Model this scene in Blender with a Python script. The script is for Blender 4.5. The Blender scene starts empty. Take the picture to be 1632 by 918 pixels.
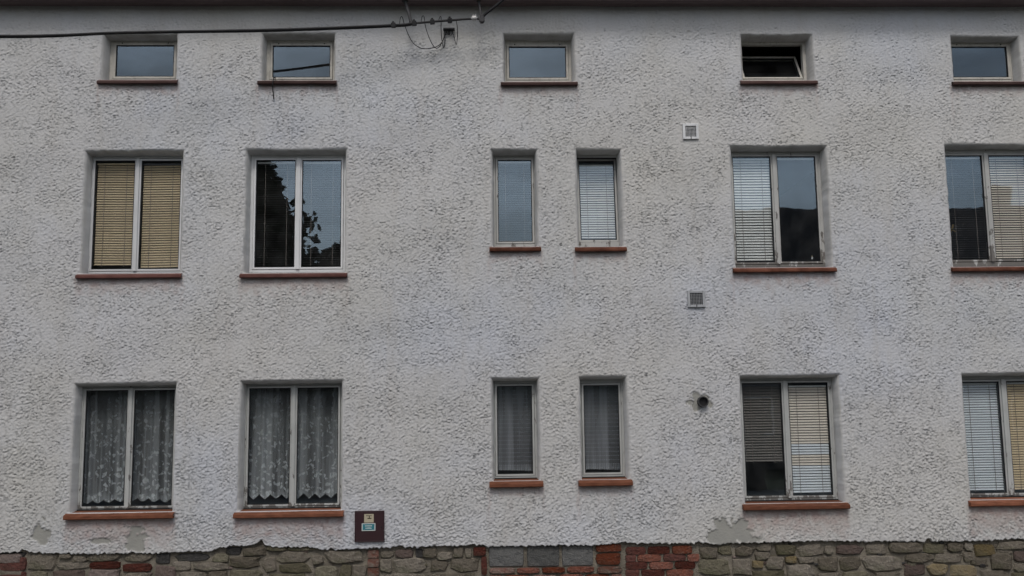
import bpy, bmesh, math, random
import numpy as np
from mathutils import Vector, Matrix

S = bpy.context.scene
COL = S.collection
rad = math.radians

# ------------------------------------------------------------------ camera
cam_data = bpy.data.cameras.new('camera')
cam = bpy.data.objects.new('camera', cam_data)
COL.objects.link(cam)
Rv = Vector((0.999356, -0.033353, -0.013241))
Uv = Vector((0.008791, -0.130211, 0.991447))
Fv = Vector((0.034792, 0.990925, 0.129834))
m = Matrix((Rv, Uv, -Fv)).transposed().to_4x4()
m.translation = Vector((0, -11.45, 1.88))
cam.matrix_world = m
cam_data.sensor_width = 36
cam_data.lens = 36 * 1600 / 1632
cam_data.clip_end = 2000
cam_data.clip_start = 0.05
S.camera = cam

# ------------------------------------------------------------------ sky and light
W = bpy.data.worlds.new('World')
S.world = W
W.use_nodes = True
nt = W.node_tree
bg = nt.nodes['Background']
sky = nt.nodes.new('ShaderNodeTexSky')
sky.sky_type = 'NISHITA'
sky.sun_disc = False
sky.sun_elevation = rad(52)
sky.sun_rotation = rad(183)
sky.air_density = 1.0
sky.dust_density = 3.0
hs = nt.nodes.new('ShaderNodeHueSaturation')
hs.inputs['Saturation'].default_value = 0.68
nt.links.new(sky.outputs[0], hs.inputs['Color'])
tc = nt.nodes.new('ShaderNodeTexCoord')
mp = nt.nodes.new('ShaderNodeMapping')
mp.inputs['Scale'].default_value = (1, 1, 2.6)
nt.links.new(tc.outputs['Generated'], mp.inputs[0])
cn = nt.nodes.new('ShaderNodeTexNoise')
cn.inputs['Scale'].default_value = 4.6
cn.inputs['Detail'].default_value = 6
nt.links.new(mp.outputs[0], cn.inputs['Vector'])
cr = nt.nodes.new('ShaderNodeMapRange')
cr.inputs['From Min'].default_value = 0.40
cr.inputs['From Max'].default_value = 0.62
cr.inputs['To Min'].default_value = 1.3
cr.inputs['To Max'].default_value = 0.68
nt.links.new(cn.outputs[0], cr.inputs[0])
mx = nt.nodes.new('ShaderNodeMix')
mx.data_type = 'RGBA'
mx.blend_type = 'MULTIPLY'
mx.inputs[0].default_value = 1
nt.links.new(hs.outputs[0], mx.inputs[6])
nt.links.new(cr.outputs[0], mx.inputs[7])
nt.links.new(mx.outputs[2], bg.inputs['Color'])
bg.inputs['Strength'].default_value = 0.10

sun_data = bpy.data.lights.new('sun', 'SUN')
sun_data.energy = 0.75
sun_data.angle = rad(14)
sun_data.color = (1.0, 0.97, 0.93)
sun = bpy.data.objects.new('sun', sun_data)
COL.objects.link(sun)
az, el = rad(183), rad(52)       # sun stands behind the camera, high
sd = Vector((math.sin(az) * math.cos(el), math.cos(az) * math.cos(el), math.sin(el)))
sun.rotation_euler = sd.to_track_quat('Z', 'Y').to_euler()
sun.location = (0, -20, 30)

S.view_settings.view_transform = 'Standard'
S.view_settings.look = 'None'
S.view_settings.exposure = 0.40
S.view_settings.gamma = 1
S.render.engine = 'CYCLES'
S.cycles.max_bounces = 8
S.cycles.transparent_max_bounces = 24

# ------------------------------------------------------------------ materials
def srgb(r, g, b):
    def f(c):
        c /= 255
        return c / 12.92 if c < .04045 else ((c + .055) / 1.055) ** 2.4
    return (f(r), f(g), f(b), 1)

class NT:
    """tiny node-tree builder"""
    def __init__(self, name):
        self.m = bpy.data.materials.new(name)
        self.m.use_nodes = True
        self.t = self.m.node_tree
        self.b = self.t.nodes['Principled BSDF']
        self.out = self.t.nodes['Material Output']
        self.tc = self.t.nodes.new('ShaderNodeTexCoord')
    def n(self, kind, **kw):
        nd = self.t.nodes.new(kind)
        for k, v in kw.items():
            setattr(nd, k, v)
        return nd
    def l(self, a, b):
        self.t.links.new(a, b)
    def noise(self, scale, detail=4, rough=.55, vec=None, stretch=None):
        nd = self.n('ShaderNodeTexNoise')
        nd.inputs['Scale'].default_value = scale
        nd.inputs['Detail'].default_value = detail
        nd.inputs['Roughness'].default_value = rough
        src = vec or self.tc.outputs['Object']
        if stretch:
            mpn = self.n('ShaderNodeMapping')
            mpn.inputs['Scale'].default_value = stretch
            self.l(src, mpn.inputs[0])
            src = mpn.outputs[0]
        self.l(src, nd.inputs['Vector'])
        return nd.outputs[0]
    def rng(self, v, a, b, c=0., d=1.):
        nd = self.n('ShaderNodeMapRange')
        nd.inputs['From Min'].default_value = a
        nd.inputs['From Max'].default_value = b
        nd.inputs['To Min'].default_value = c
        nd.inputs['To Max'].default_value = d
        self.l(v, nd.inputs[0])
        return nd.outputs[0]
    def mix(self, fac, a, b, mode='MIX'):
        nd = self.n('ShaderNodeMix', data_type='RGBA', blend_type=mode)
        for s, v in ((nd.inputs[0], fac), (nd.inputs[6], a), (nd.inputs[7], b)):
            if hasattr(v, 'default_value'):
                self.l(v, s)
            else:
                s.default_value = v
        return nd.outputs[2]
    def math(self, op, a, b=0.):
        nd = self.n('ShaderNodeMath', operation=op)
        for s, v in ((nd.inputs[0], a), (nd.inputs[1], b)):
            if hasattr(v, 'default_value'):
                self.l(v, s)
            else:
                s.default_value = v
        return nd.outputs[0]
    def bump(self, h, strength=.5, dist=.005):
        nd = self.n('ShaderNodeBump')
        nd.inputs['Strength'].default_value = strength
        nd.inputs['Distance'].default_value = dist
        self.l(h, nd.inputs['Height'])
        self.l(nd.outputs[0], self.b.inputs['Normal'])
    def fin(self, col=None, rough=.8, spec=.3):
        if col is not None:
            if hasattr(col, 'default_value'):
                self.l(col, self.b.inputs['Base Color'])
            else:
                self.b.inputs['Base Color'].default_value = col
        if hasattr(rough, 'default_value'):
            self.l(rough, self.b.inputs['Roughness'])
        else:
            self.b.inputs['Roughness'].default_value = rough
        self.b.inputs['Specular IOR Level'].default_value = spec
        return self.m

def simple(name, col, rough=.7, var=.2, scale=8., bump=.2, dist=.002, spec=.3, dark=.6, stretch=None):
    k = NT(name)
    n1 = k.noise(scale, 5, stretch=stretch)
    c = k.mix(k.rng(n1, .35, .7), col, tuple(x * dark for x in col[:3]) + (1,))
    c = k.mix(var, col, c)
    oi = k.n('ShaderNodeObjectInfo')
    v = k.rng(oi.outputs['Random'], 0, 1, 1 - var * .35, 1 + var * .35)
    hsn = k.n('ShaderNodeHueSaturation')
    k.l(v, hsn.inputs['Value'])
    k.l(c, hsn.inputs['Color'])
    n2 = k.noise(scale * 9, 3)
    k.bump(n2, bump, dist)
    return k.fin(hsn.outputs[0], k.rng(n1, .3, .7, rough * .85, min(1, rough * 1.1)), spec)

def plaster_mat():
    k = NT('roughcast_plaster')
    at = k.n('ShaderNodeAttribute', attribute_name='wear_and_relief')
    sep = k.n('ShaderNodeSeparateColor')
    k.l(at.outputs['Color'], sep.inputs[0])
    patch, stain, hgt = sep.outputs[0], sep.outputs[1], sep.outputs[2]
    base = (.515, .523, .542, 1)
    big = k.noise(.55, 5, .6)
    mid = k.noise(2.6, 5, .6, stretch=(1, 1, .7))
    streak = k.noise(1.6, 4, .6, stretch=(3.5, 1, .35))
    c = k.mix(k.rng(big, .35, .68), base, (.50, .50, .485, 1))
    tint = k.noise(.35, 3, .5, stretch=(1, 1, 1.4))
    c = k.mix(k.rng(tint, .40, .62), c, k.mix(1., c, (1.02, 1.0, .965, 1), 'MULTIPLY'))
    c = k.mix(k.rng(tint, .50, .34), c, k.mix(1., c, (.97, .99, 1.03, 1), 'MULTIPLY'))
    c = k.mix(k.rng(mid, .42, .72, 0, .45), c, (.46, .455, .435, 1))
    c = k.mix(k.rng(streak, .52, .75, 0, .45), c, (.44, .425, .40, 1))
    # shade painted into the roughcast hollows, broken up like specks of grime
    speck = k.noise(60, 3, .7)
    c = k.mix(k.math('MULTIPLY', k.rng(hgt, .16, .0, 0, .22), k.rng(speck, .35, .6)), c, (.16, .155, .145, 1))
    c = k.mix(k.math('MULTIPLY', stain, k.rng(mid, .2, .8, 1, .7)), c, (.325, .242, .22, 1))
    c = k.mix(patch, c, k.mix(k.noise(7, 4), (.25, .25, .235, 1), (.34, .335, .30, 1)))
    f1 = k.noise(90, 4, .65)
    f2 = k.noise(34, 4, .6, stretch=(.7, 1, 1.3))
    hh = k.math('ADD', k.math('MULTIPLY', f1, .5), f2)
    k.bump(hh, .55, .006)
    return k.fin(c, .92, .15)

def reveal_mat():
    k = NT('smooth_reveal_render')
    n1 = k.noise(5, 5)
    n2 = k.noise(2.0, 4, stretch=(3, 3, .5))
    c = k.mix(k.rng(n1, .35, .7), (.56, .555, .54, 1), (.47, .465, .44, 1))
    c = k.mix(k.rng(n2, .5, .75, 0, .5), c, (.30, .29, .265, 1))
    k.bump(k.noise(60, 4), .3, .003)
    return k.fin(c, .9, .15)

def painted_mat(name, col, peel=0.3, under=(.16, .14, .12, 1), low=None):
    """paint on wood, flaking; low = (z0, z1) world heights between which flaking fades out upward"""
    k = NT(name)
    n1 = k.noise(11, 6, .65, stretch=(1.6, 1, .6))
    dirt = k.noise(3.5, 5, .6)
    c = k.mix(k.rng(dirt, .35, .75, 0, .6), col, tuple(x * .62 for x in col[:3]) + (1,))
    f = k.rng(n1, .62 - peel * .3, .66 - peel * .3)
    if low is not None:
        g = k.n('ShaderNodeSeparateXYZ')
        k.l(k.tc.outputs['Object'], g.inputs[0])
        up = k.rng(g.outputs[2], low[0], low[1], 0, 1)
        v = k.math('SUBTRACT', k.math('ADD', n1, k.math('MULTIPLY', k.math('POWER', k.math('SUBTRACT', 1, up), 4), .34)), .63)
        f = k.math('MULTIPLY', k.rng(v, 0, .035), .85)
    else:
        f = k.math('MULTIPLY', f, peel)
    c = k.mix(f, c, under)
    k.bump(k.noise(50, 4), .25, .002)
    return k.fin(c, .6, .3)

def glass_mat(name='window_glass', tint=(.94, .95, .95, 1), wave=.35):
    k = NT(name)
    lw = k.n('ShaderNodeLayerWeight')
    lw.inputs['Blend'].default_value = .5
    p = k.math('POWER', lw.outputs['Facing'], 5)
    fac = k.math('ADD', k.math('MULTIPLY', p, .9), .074)
    tr = k.n('ShaderNodeBsdfTransparent')
    tr.inputs[0].default_value = tint
    gl = k.n('ShaderNodeBsdfGlossy')
    gl.inputs['Roughness'].default_value = .012
    gl.inputs[0].default_value = (.70, .87, 1, 1)
    bp = k.n('ShaderNodeBump')
    bp.inputs['Strength'].default_value = wave
    bp.inputs['Distance'].default_value = .002
    k.l(k.noise(2.4, 2), bp.inputs['Height'])
    k.l(bp.outputs[0], gl.inputs['Normal'])
    ms = k.n('ShaderNodeMixShader')
    k.l(fac, ms.inputs[0]); k.l(tr.outputs[0], ms.inputs[1]); k.l(gl.outputs[0], ms.inputs[2])
    # thin film of dust on the outside
    df = k.n('ShaderNodeBsdfDiffuse')
    df.inputs[0].default_value = (.35, .35, .34, 1)
    ms2 = k.n('ShaderNodeMixShader')
    k.l(k.rng(k.noise(5, 5), .4, .8, .004, .03), ms2.inputs[0])
    k.l(ms.outputs[0], ms2.inputs[1]); k.l(df.outputs[0], ms2.inputs[2])
    k.l(ms2.outputs[0], k.out.inputs[0])
    return k.m

def cloth_mat(name, kind):
    k = NT(name)
    g = k.n('ShaderNodeSeparateXYZ')
    k.l(k.tc.outputs['Object'], g.inputs[0])
    if kind == 'lace':
        vo = k.n('ShaderNodeTexVoronoi')
        vo.inputs['Scale'].default_value = 21
        mpn = k.n('ShaderNodeMapping'); mpn.inputs['Scale'].default_value = (1, .2, .8)
        nz = k.n('ShaderNodeTexNoise'); nz.inputs['Scale'].default_value = 14
        k.l(k.tc.outputs['Object'], nz.inputs['Vector'])
        va = k.n('ShaderNodeVectorMath', operation='SCALE'); va.inputs['Scale'].default_value = .12
        k.l(nz.outputs['Color'], va.inputs[0])
        vb = k.n('ShaderNodeVectorMath', operation='ADD')
        k.l(k.tc.outputs['Object'], vb.inputs[0]); k.l(va.outputs[0], vb.inputs[1])
        k.l(vb.outputs[0], mpn.inputs[0]); k.l(mpn.outputs[0], vo.inputs['Vector'])
        flower = k.rng(vo.outputs['Distance'], .42, .25)
        low = k.rng(g.outputs[2], 2.25, 1.25, .12, 1)  # lace coverage grows downward, standing in for brighter light near the hem
        fold = k.noise(11, 2, stretch=(1, .01, .03))
        base = k.math('MULTIPLY', k.rng(fold, .35, .68, .14, .50), k.rng(g.outputs[2], 2.2, 1.2, .8, 1.15))
        fac = k.math('ADD', base, k.math('MULTIPLY', k.math('MULTIPLY', flower, low), .42))
        hem = k.rng(g.outputs[2], 1.12, 1.05, 0, .18)
        fac = k.math('ADD', fac, hem)
        col = (.84, .88, .90, 1)
    else:
        w1 = k.n('ShaderNodeTexWave', wave_type='BANDS', bands_direction='Z')
        w1.inputs['Scale'].default_value = 6.6
        w1.inputs['Distortion'].default_value = .3
        k.l(k.tc.outputs['Object'], w1.inputs['Vector'])
        w2 = k.n('ShaderNodeTexWave', wave_type='BANDS', bands_direction='X')
        w2.inputs['Scale'].default_value = 15
        w2.inputs['Distortion'].default_value = 1.0
        k.l(k.tc.outputs['Object'], w2.inputs['Vector'])
        rows = k.math('MULTIPLY', k.rng(w1.outputs[1], .8, .97), k.rng(w2.outputs[1], .15, .55))
        low = k.rng(g.outputs[2], 2.15, 1.45, .2, 1)
        folds = k.noise(9, 2, stretch=(1, .01, .04))
        fac = k.math('ADD', k.rng(folds, .35, .68, .20, .56), k.math('MULTIPLY', k.math('MULTIPLY', rows, low), .24))
        hem = k.math('MULTIPLY', k.rng(g.outputs[2], 1.37, 1.33, 0, .28), k.rng(w2.outputs[1], .2, .6, .4, 1))
        fac = k.math('ADD', fac, hem)
        col = (.56, .58, .62, 1)
    tr = k.n('ShaderNodeBsdfTransparent')
    df = k.n('ShaderNodeBsdfDiffuse'); df.inputs[0].default_value = col
    tl = k.n('ShaderNodeBsdfTranslucent'); tl.inputs[0].default_value = col
    m1 = k.n('ShaderNodeMixShader'); m1.inputs[0].default_value = .25
    k.l(df.outputs[0], m1.inputs[1]); k.l(tl.outputs[0], m1.inputs[2])
    m2 = k.n('ShaderNodeMixShader')
    k.l(fac, m2.inputs[0]); k.l(tr.outputs[0], m2.inputs[1]); k.l(m1.outputs[0], m2.inputs[2])
    k.l(m2.outputs[0], k.out.inputs[0])
    return k.m

def stone_mat(name, c1, c2, c3, moss=.25):
    k = NT(name)
    oi = k.n('ShaderNodeObjectInfo')
    n1 = k.noise(14, 6, .65)
    n2 = k.noise(45, 4, .6)
    c = k.mix(k.rng(n1, .35, .68), c1, c2)
    c = k.mix(k.rng(n2, .52, .7, 0, .7), c, c3)
    c = k.mix(k.math('MULTIPLY', k.rng(k.noise(6, 4), .5, .62), moss), c, (.12, .13, .06, 1))
    hsn = k.n('ShaderNodeHueSaturation')
    k.l(k.rng(oi.outputs['Random'], 0, 1, .62, 1.22), hsn.inputs['Value'])
    k.l(k.rng(oi.outputs['Random'], 0, 1, 1.08, .85), hsn.inputs['Saturation'])
    k.l(c, hsn.inputs['Color'])
    k.bump(k.math('ADD', k.noise(17, 6, .75), k.math('MULTIPLY', n2, .4)), 1.0, .035)
    return k.fin(hsn.outputs[0], .95, .1)

M = {}
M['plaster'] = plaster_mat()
M['reveal'] = reveal_mat()
M['pvc'] = simple('white_window_plastic', (.60, .61, .61, 1), .45, .5, 4, .05, .001, .4, .75)
M['paint_hi'] = painted_mat('old_white_paint_upper', (.45, .45, .43, 1), .9, (.10, .09, .08, 1), low=(3.55, 4.7))
M['paint_lo'] = painted_mat('old_white_paint_lower', (.42, .43, .415, 1), .9, (.10, .09, .08, 1), low=(.85, 1.5))
M['cream'] = painted_mat('cream_frame_paint', (.52, .50, .45, 1), .25)
M['gasket'] = simple('black_gasket', (.012, .012, .013, 1), .6, .1)
M['glass'] = glass_mat()
M['slat_tan'] = simple('tan_blind_slat', (.68, .54, .35, 1), .5, .3, 3, .02, spec=.4, dark=.75)
M['slat_white'] = simple('white_blind_slat', (.74, .74, .71, 1), .45, .2, 3, .02, spec=.4, dark=.8)
M['slat_blue'] = simple('cool_white_blind_slat', (.74, .78, .81, 1), .45, .2, 3, .02, spec=.4, dark=.8)
M['slat_beige'] = simple('beige_blind_slat', (.78, .70, .60, 1), .45, .25, 3, .02, spec=.4, dark=.8)
M['slat_grey'] = simple('grey_blind_slat', (.10, .10, .105, 1), .5, .2, 3, .02, spec=.4, dark=.8)
M['slat_brown'] = simple('brown_grey_blind_slat', (.16, .145, .13, 1), .5, .3, 3, .02, spec=.4, dark=.7)
M['cord'] = simple('blind_cord', (.24, .21, .19, 1), .8, .1)
M['tile'] = simple('terracotta_sill', (.20, .080, .047, 1), .85, .95, 9, .3, .002, .08, .55, stretch=(1, 3, 3))
M['tile_mid'] = simple('soiled_terracotta_sill', (.145, .058, .037, 1), .85, .95, 9, .3, .002, .08, .4)
M['tile_dark'] = simple('weathered_red_sill', (.13, .055, .045, 1), .9, .7, 6, .3, .002, .3, .45)
M['tile_brown'] = simple('maroon_brown_sill', (.075, .042, .037, 1), .9, .7, 6, .3, .002, .3, .5)
M['mortar'] = simple('lime_mortar', (.20, .18, .145, 1), .95, .9, 9, 1.0, .02, .1, .45)
M['stone'] = stone_mat('field_stone', (.215, .188, .148, 1), (.125, .108, .086, 1), (.29, .26, .21, 1))
M['stone_moss'] = stone_mat('mossy_stone', (.175, .158, .108, 1), (.115, .103, .072, 1), (.24, .22, .16, 1), .35)
M['stone_yellow'] = stone_mat('ochre_stone', (.22, .17, .085, 1), (.15, .12, .075, 1), (.25, .215, .15, 1), .2)
M['stone_dark'] = stone_mat('dark_stone', (.075, .072, .07, 1), (.05, .05, .048, 1), (.11, .10, .095, 1), .1)
M['stone_pink'] = stone_mat('brownish_stone', (.19, .145, .125, 1), (.13, .10, .09, 1), (.25, .21, .19, 1), .1)
M['brick'] = stone_mat('red_brick', (.21, .066, .036, 1), (.13, .047, .032, 1), (.26, .15, .115, 1), .05)
M['brick_dark'] = stone_mat('dark_red_brick', (.13, .042, .030, 1), (.075, .030, .025, 1), (.12, .062, .05, 1), .05)
M['brick_chalky'] = stone_mat('lime_smeared_brick', (.20, .085, .062, 1), (.22, .17, .14, 1), (.27, .24, .20, 1), .05)
M['block'] = stone_mat('grey_concrete_block', (.155, .156, .15, 1), (.12, .121, .118, 1), (.20, .195, .18, 1), 0)
M['wood_dark'] = simple('dark_brown_eave_board', (.17, .13, .13, 1), .7, .6, 5, .4, .003, stretch=(.4, 4, 4))
M['roof'] = simple('roof_tile', (.14, .06, .045, 1), .8, .5, 4)
M['galv'] = simple('galvanised_metal', (.33, .34, .35, 1), .4, .4, 9, .1, spec=.6)
M['zinc'] = simple('dull_grey_tube', (.035, .035, .037, 1), .75, .4, 9, .1, spec=.5)
M['black'] = simple('black_rubber', (.015, .015, .016, 1), .55, .2)
M['white'] = simple('white_porcelain', (.40, .40, .39, 1), .35, .3, 30, spec=.5)
M['vent_white'] = simple('white_vent_plastic', (.62, .63, .63, 1), .5, .4, 12)
M['vent_grey'] = simple('grey_vent_plastic', (.34, .35, .36, 1), .55, .4, 12)
M['maroon'] = simple('maroon_box_paint', (.036, .014, .017, 1), .45, .4, 6, .1, spec=.4, dark=.7)
M['sticker'] = simple('cream_sticker', (.42, .38, .27, 1), .6, .3, 20)
M['teal'] = simple('teal_enamel', (.03, .17, .20, 1), .45, .2, 20)
M['pale'] = simple('pale_lettering', (.55, .60, .58, 1), .5, .2, 20)
M['ink'] = simple('dark_ink', (.05, .04, .025, 1), .6, .2, 20)
M['ochre'] = simple('ochre_plastic', (.55, .36, .12, 1), .5, .2, 20)
M['room'] = simple('room_wall', (.16, .15, .14, 1), .9, .3, 2)
M['room_dark'] = simple('room_floor', (.06, .05, .045, 1), .8, .3, 2)
M['asphalt'] = simple('asphalt', (.05, .05, .052, 1), .9, .4, 3, .6, .01)
M['paving'] = simple('pavement_concrete', (.14, .138, .13, 1), .9, .5, 3, .5, .006)
M['kerb'] = simple('granite_kerb', (.2, .2, .195, 1), .85, .4, 12)
M['grass'] = simple('rough_grass', (.04, .055, .025, 1), .95, .6, 1.5, 1, .03)
M['hill'] = simple('unseen_wooded_hill', (.02, .028, .016, 1), .95, .6, .05, 1, 1.0)
M['leaf'] = simple('dark_leaf', (.045, .065, .025, 1), .8, .5, 3)
M['bark'] = simple('bark', (.07, .055, .04, 1), .95, .5, 8)
M['far_wall'] = simple('dun_house_wall', (.16, .14, .12, 1), .9, .3, 2)
M['far_roof'] = simple('slate_roof', (.035, .03, .032, 1), .8, .3, 3)
M['lace'] = cloth_mat('lace_cloth', 'lace')
M['net'] = cloth_mat('net_cloth', 'net')

# ------------------------------------------------------------------ mesh helpers
class MB:
    def __init__(self):
        self.v, self.f, self.mi = [], [], []
    def box(self, x0, x1, y0, y1, z0, z1, mi=0):
        n = len(self.v)
        self.v += [(x0,y0,z0),(x1,y0,z0),(x1,y1,z0),(x0,y1,z0),(x0,y0,z1),(x1,y0,z1),(x1,y1,z1),(x0,y1,z1)]
        for q in ((0,3,2,1),(4,5,6,7),(0,1,5,4),(1,2,6,5),(2,3,7,6),(3,0,4,7)):
            self.f.append(tuple(n+i for i in q)); self.mi.append(mi)
        return self
    def ring(self, x0, x1, z0, z1, w, y0, y1, wb=None, wt=None, mi=0):
        """rectangular frame made of four butted bars, w wide, INSIDE x0..x1 / z0..z1"""
        wb = w if wb is None else wb; wt = w if wt is None else wt
        self.box(x0, x0+w, y0, y1, z0, z1, mi); self.box(x1-w, x1, y0, y1, z0, z1, mi)
        self.box(x0+w, x1-w, y0, y1, z0, z0+wb, mi); self.box(x0+w, x1-w, y0, y1, z1-wt, z1, mi)
        return self
    def tube(self, pts, r, n=8, mi=0):
        pts = [Vector(p) for p in pts]
        base = len(self.v)
        for i, p in enumerate(pts):
            d = (pts[min(i+1, len(pts)-1)] - pts[max(i-1, 0)]).normalized()
            a = d.cross(Vector((0, 0, 1)))
            if a.length < .1: a = d.cross(Vector((1, 0, 0)))
            a.normalize(); b = d.cross(a)
            rr = r(i/(len(pts)-1)) if callable(r) else r
            for k in range(n):
                t = 2*math.pi*k/n
                self.v.append(tuple(p + a*math.cos(t)*rr + b*math.sin(t)*rr))
        for i in range(len(pts)-1):
            for k in range(n):
                self.f.append((base+i*n+k, base+i*n+(k+1) % n, base+(i+1)*n+(k+1) % n, base+(i+1)*n+k)); self.mi.append(mi)
        self.f.append(tuple(base+k for k in range(n))); self.mi.append(mi)
        self.f.append(tuple(base+(len(pts)-1)*n+k for k in range(n))[::-1]); self.mi.append(mi)
        return self
    def quad(self, a, b, c, d, mi=0):
        n = len(self.v); self.v += [tuple(a), tuple(b), tuple(c), tuple(d)]
        self.f.append((n, n+1, n+2, n+3)); self.mi.append(mi)
        return self
    def build(self, name, mats, parent=None, smooth=False, bevel=0.):
        me = bpy.data.meshes.new(name)
        me.from_pydata(self.v, [], self.f)
        for mm in (mats if isinstance(mats, (list, tuple)) else [mats]):
            me.materials.append(mm)
        me.polygons.foreach_set('material_index', self.mi)
        if smooth:
            me.polygons.foreach_set('use_smooth', [True]*len(self.f))
        me.update()
        o = bpy.data.objects.new(name, me)
        COL.objects.link(o)
        if parent: o.parent = parent
        if bevel:
            bv = o.modifiers.new('bevel', 'BEVEL'); bv.width = bevel; bv.segments = 2; bv.limit_method = 'ANGLE'
        return o

def tag(o, label=None, cat=None, group=None, kind=None):
    if label: o['label'] = label
    if cat: o['category'] = cat
    if group: o['group'] = group
    if kind: o['kind'] = kind
    return o
def empty(name, loc=(0, 0, 0)):
    o = bpy.data.objects.new(name, None); COL.objects.link(o); o.location = loc
    o.empty_display_size = .1
    return o

random.seed(7)
rs = np.random.RandomState(11)

# ------------------------------------------------------------------ ground
def sheet(name, x0, x1, y0, y1, z, mat, kind='structure'):
    return tag(MB().quad((x0,y0,z),(x1,y0,z),(x1,y1,z),(x0,y1,z)).build(name, mat), kind=kind)
sheet('ground', -600, 600, -600, 600, -.16, M['grass'])
sheet('road', -80, 80, -9.6, -1.72, -.13, M['asphalt'])
tag(MB().box(-80, 80, -1.6, .08, -.17, 0).build('pavement', M['paving']), kind='structure')
tag(MB().box(-80, 80, -1.72, -1.6, -.17, .004).build('kerb', M['kerb']), kind='structure')
tag(MB().box(-80, 80, -14, -9.6, -.17, 0).build('pavement', M['paving']), kind='structure')

# ------------------------------------------------------------------ the house
HX0, HX1 = -9.5, 10.5
house = tag(empty('apartment_house', (0, 0, 0)),
            'pale grey roughcast house front with three rows of windows above a stone plinth', 'house')

# openings in the plaster face: name -> x0, x1, z bottom, z top
OPEN = {
 'T1': (-4.363, -3.491, 5.873, 6.436), 'T2': (-2.516, -1.645, 5.863, 6.444), 'T3': (.329, 1.188, 5.843, 6.439),
 'T4': (3.180, 4.053, 5.853, 6.426), 'T5': (5.742, 6.596, 5.838, 6.411),
 'M1': (-4.513, -3.379, 3.588, 5.028), 'M2': (-2.672, -1.503, 3.580, 5.033), 'M3': (.175, .721, 3.863, 5.018),
 'M4': (1.165, 1.714, 3.856, 5.023), 'M5': (2.996, 4.157, 3.596, 5.052), 'M6': (5.571, 6.750, 3.585, 5.066),
 'L1': (-4.524, -3.384, .921, 2.347), 'L2': (-2.680, -1.521, .908, 2.350), 'L3': (.147, .700, 1.198, 2.350),
 'L4': (1.146, 1.704, 1.197, 2.357), 'L5': (2.992, 4.152, .903, 2.346), 'L6': (5.580, 6.760, .904, 2.341),
}
# lower torn edge of the plaster (x, z)
EDGE = [(-9.5,.51),(-5.242,.508),(-4.972,.51),(-4.701,.492),(-4.293,.478),(-3.885,.477),(-3.579,.472),(-3.374,.482),(-2.964,.481),
 (-2.862,.52),(-2.691,.551),(-2.657,.537),(-2.485,.547),(-2.404,.593),(-2.375,.539),(-2.244,.516),(-1.83,.502),(-1.761,.481),
 (-1.52,.476),(-1.139,.49),(-.793,.491),(-.515,.5),(.043,.497),(.098,.482),(.952,.481),(1.373,.474),(1.606,.504),(1.712,.489),
 (2.361,.477),(2.559,.481),(2.601,.46),(2.786,.47),(3.07,.472),(3.783,.481),(4.497,.461),(5.071,.452),(5.647,.449),(5.937,.457),(6.169,.46),(10.5,.46)]
ZTOP = 6.775

def band_noise(nz, nx, dz, dx, lz, lx, seed, wd=.42):
    r = np.random.RandomState(seed)
    n = r.randn(nz, nx)
    fz = np.fft.fftfreq(nz, dz)[:, None]; fx = np.fft.fftfreq(nx, dx)[None, :]
    q = np.sqrt((fz*lz)**2 + (fx*lx)**2)
    flt = np.exp(-((np.log(np.maximum(q, 1e-6)))**2)/(2*wd**2))
    o = np.fft.ifft2(np.fft.fft2(n)*flt).real
    return o/o.std()

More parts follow.
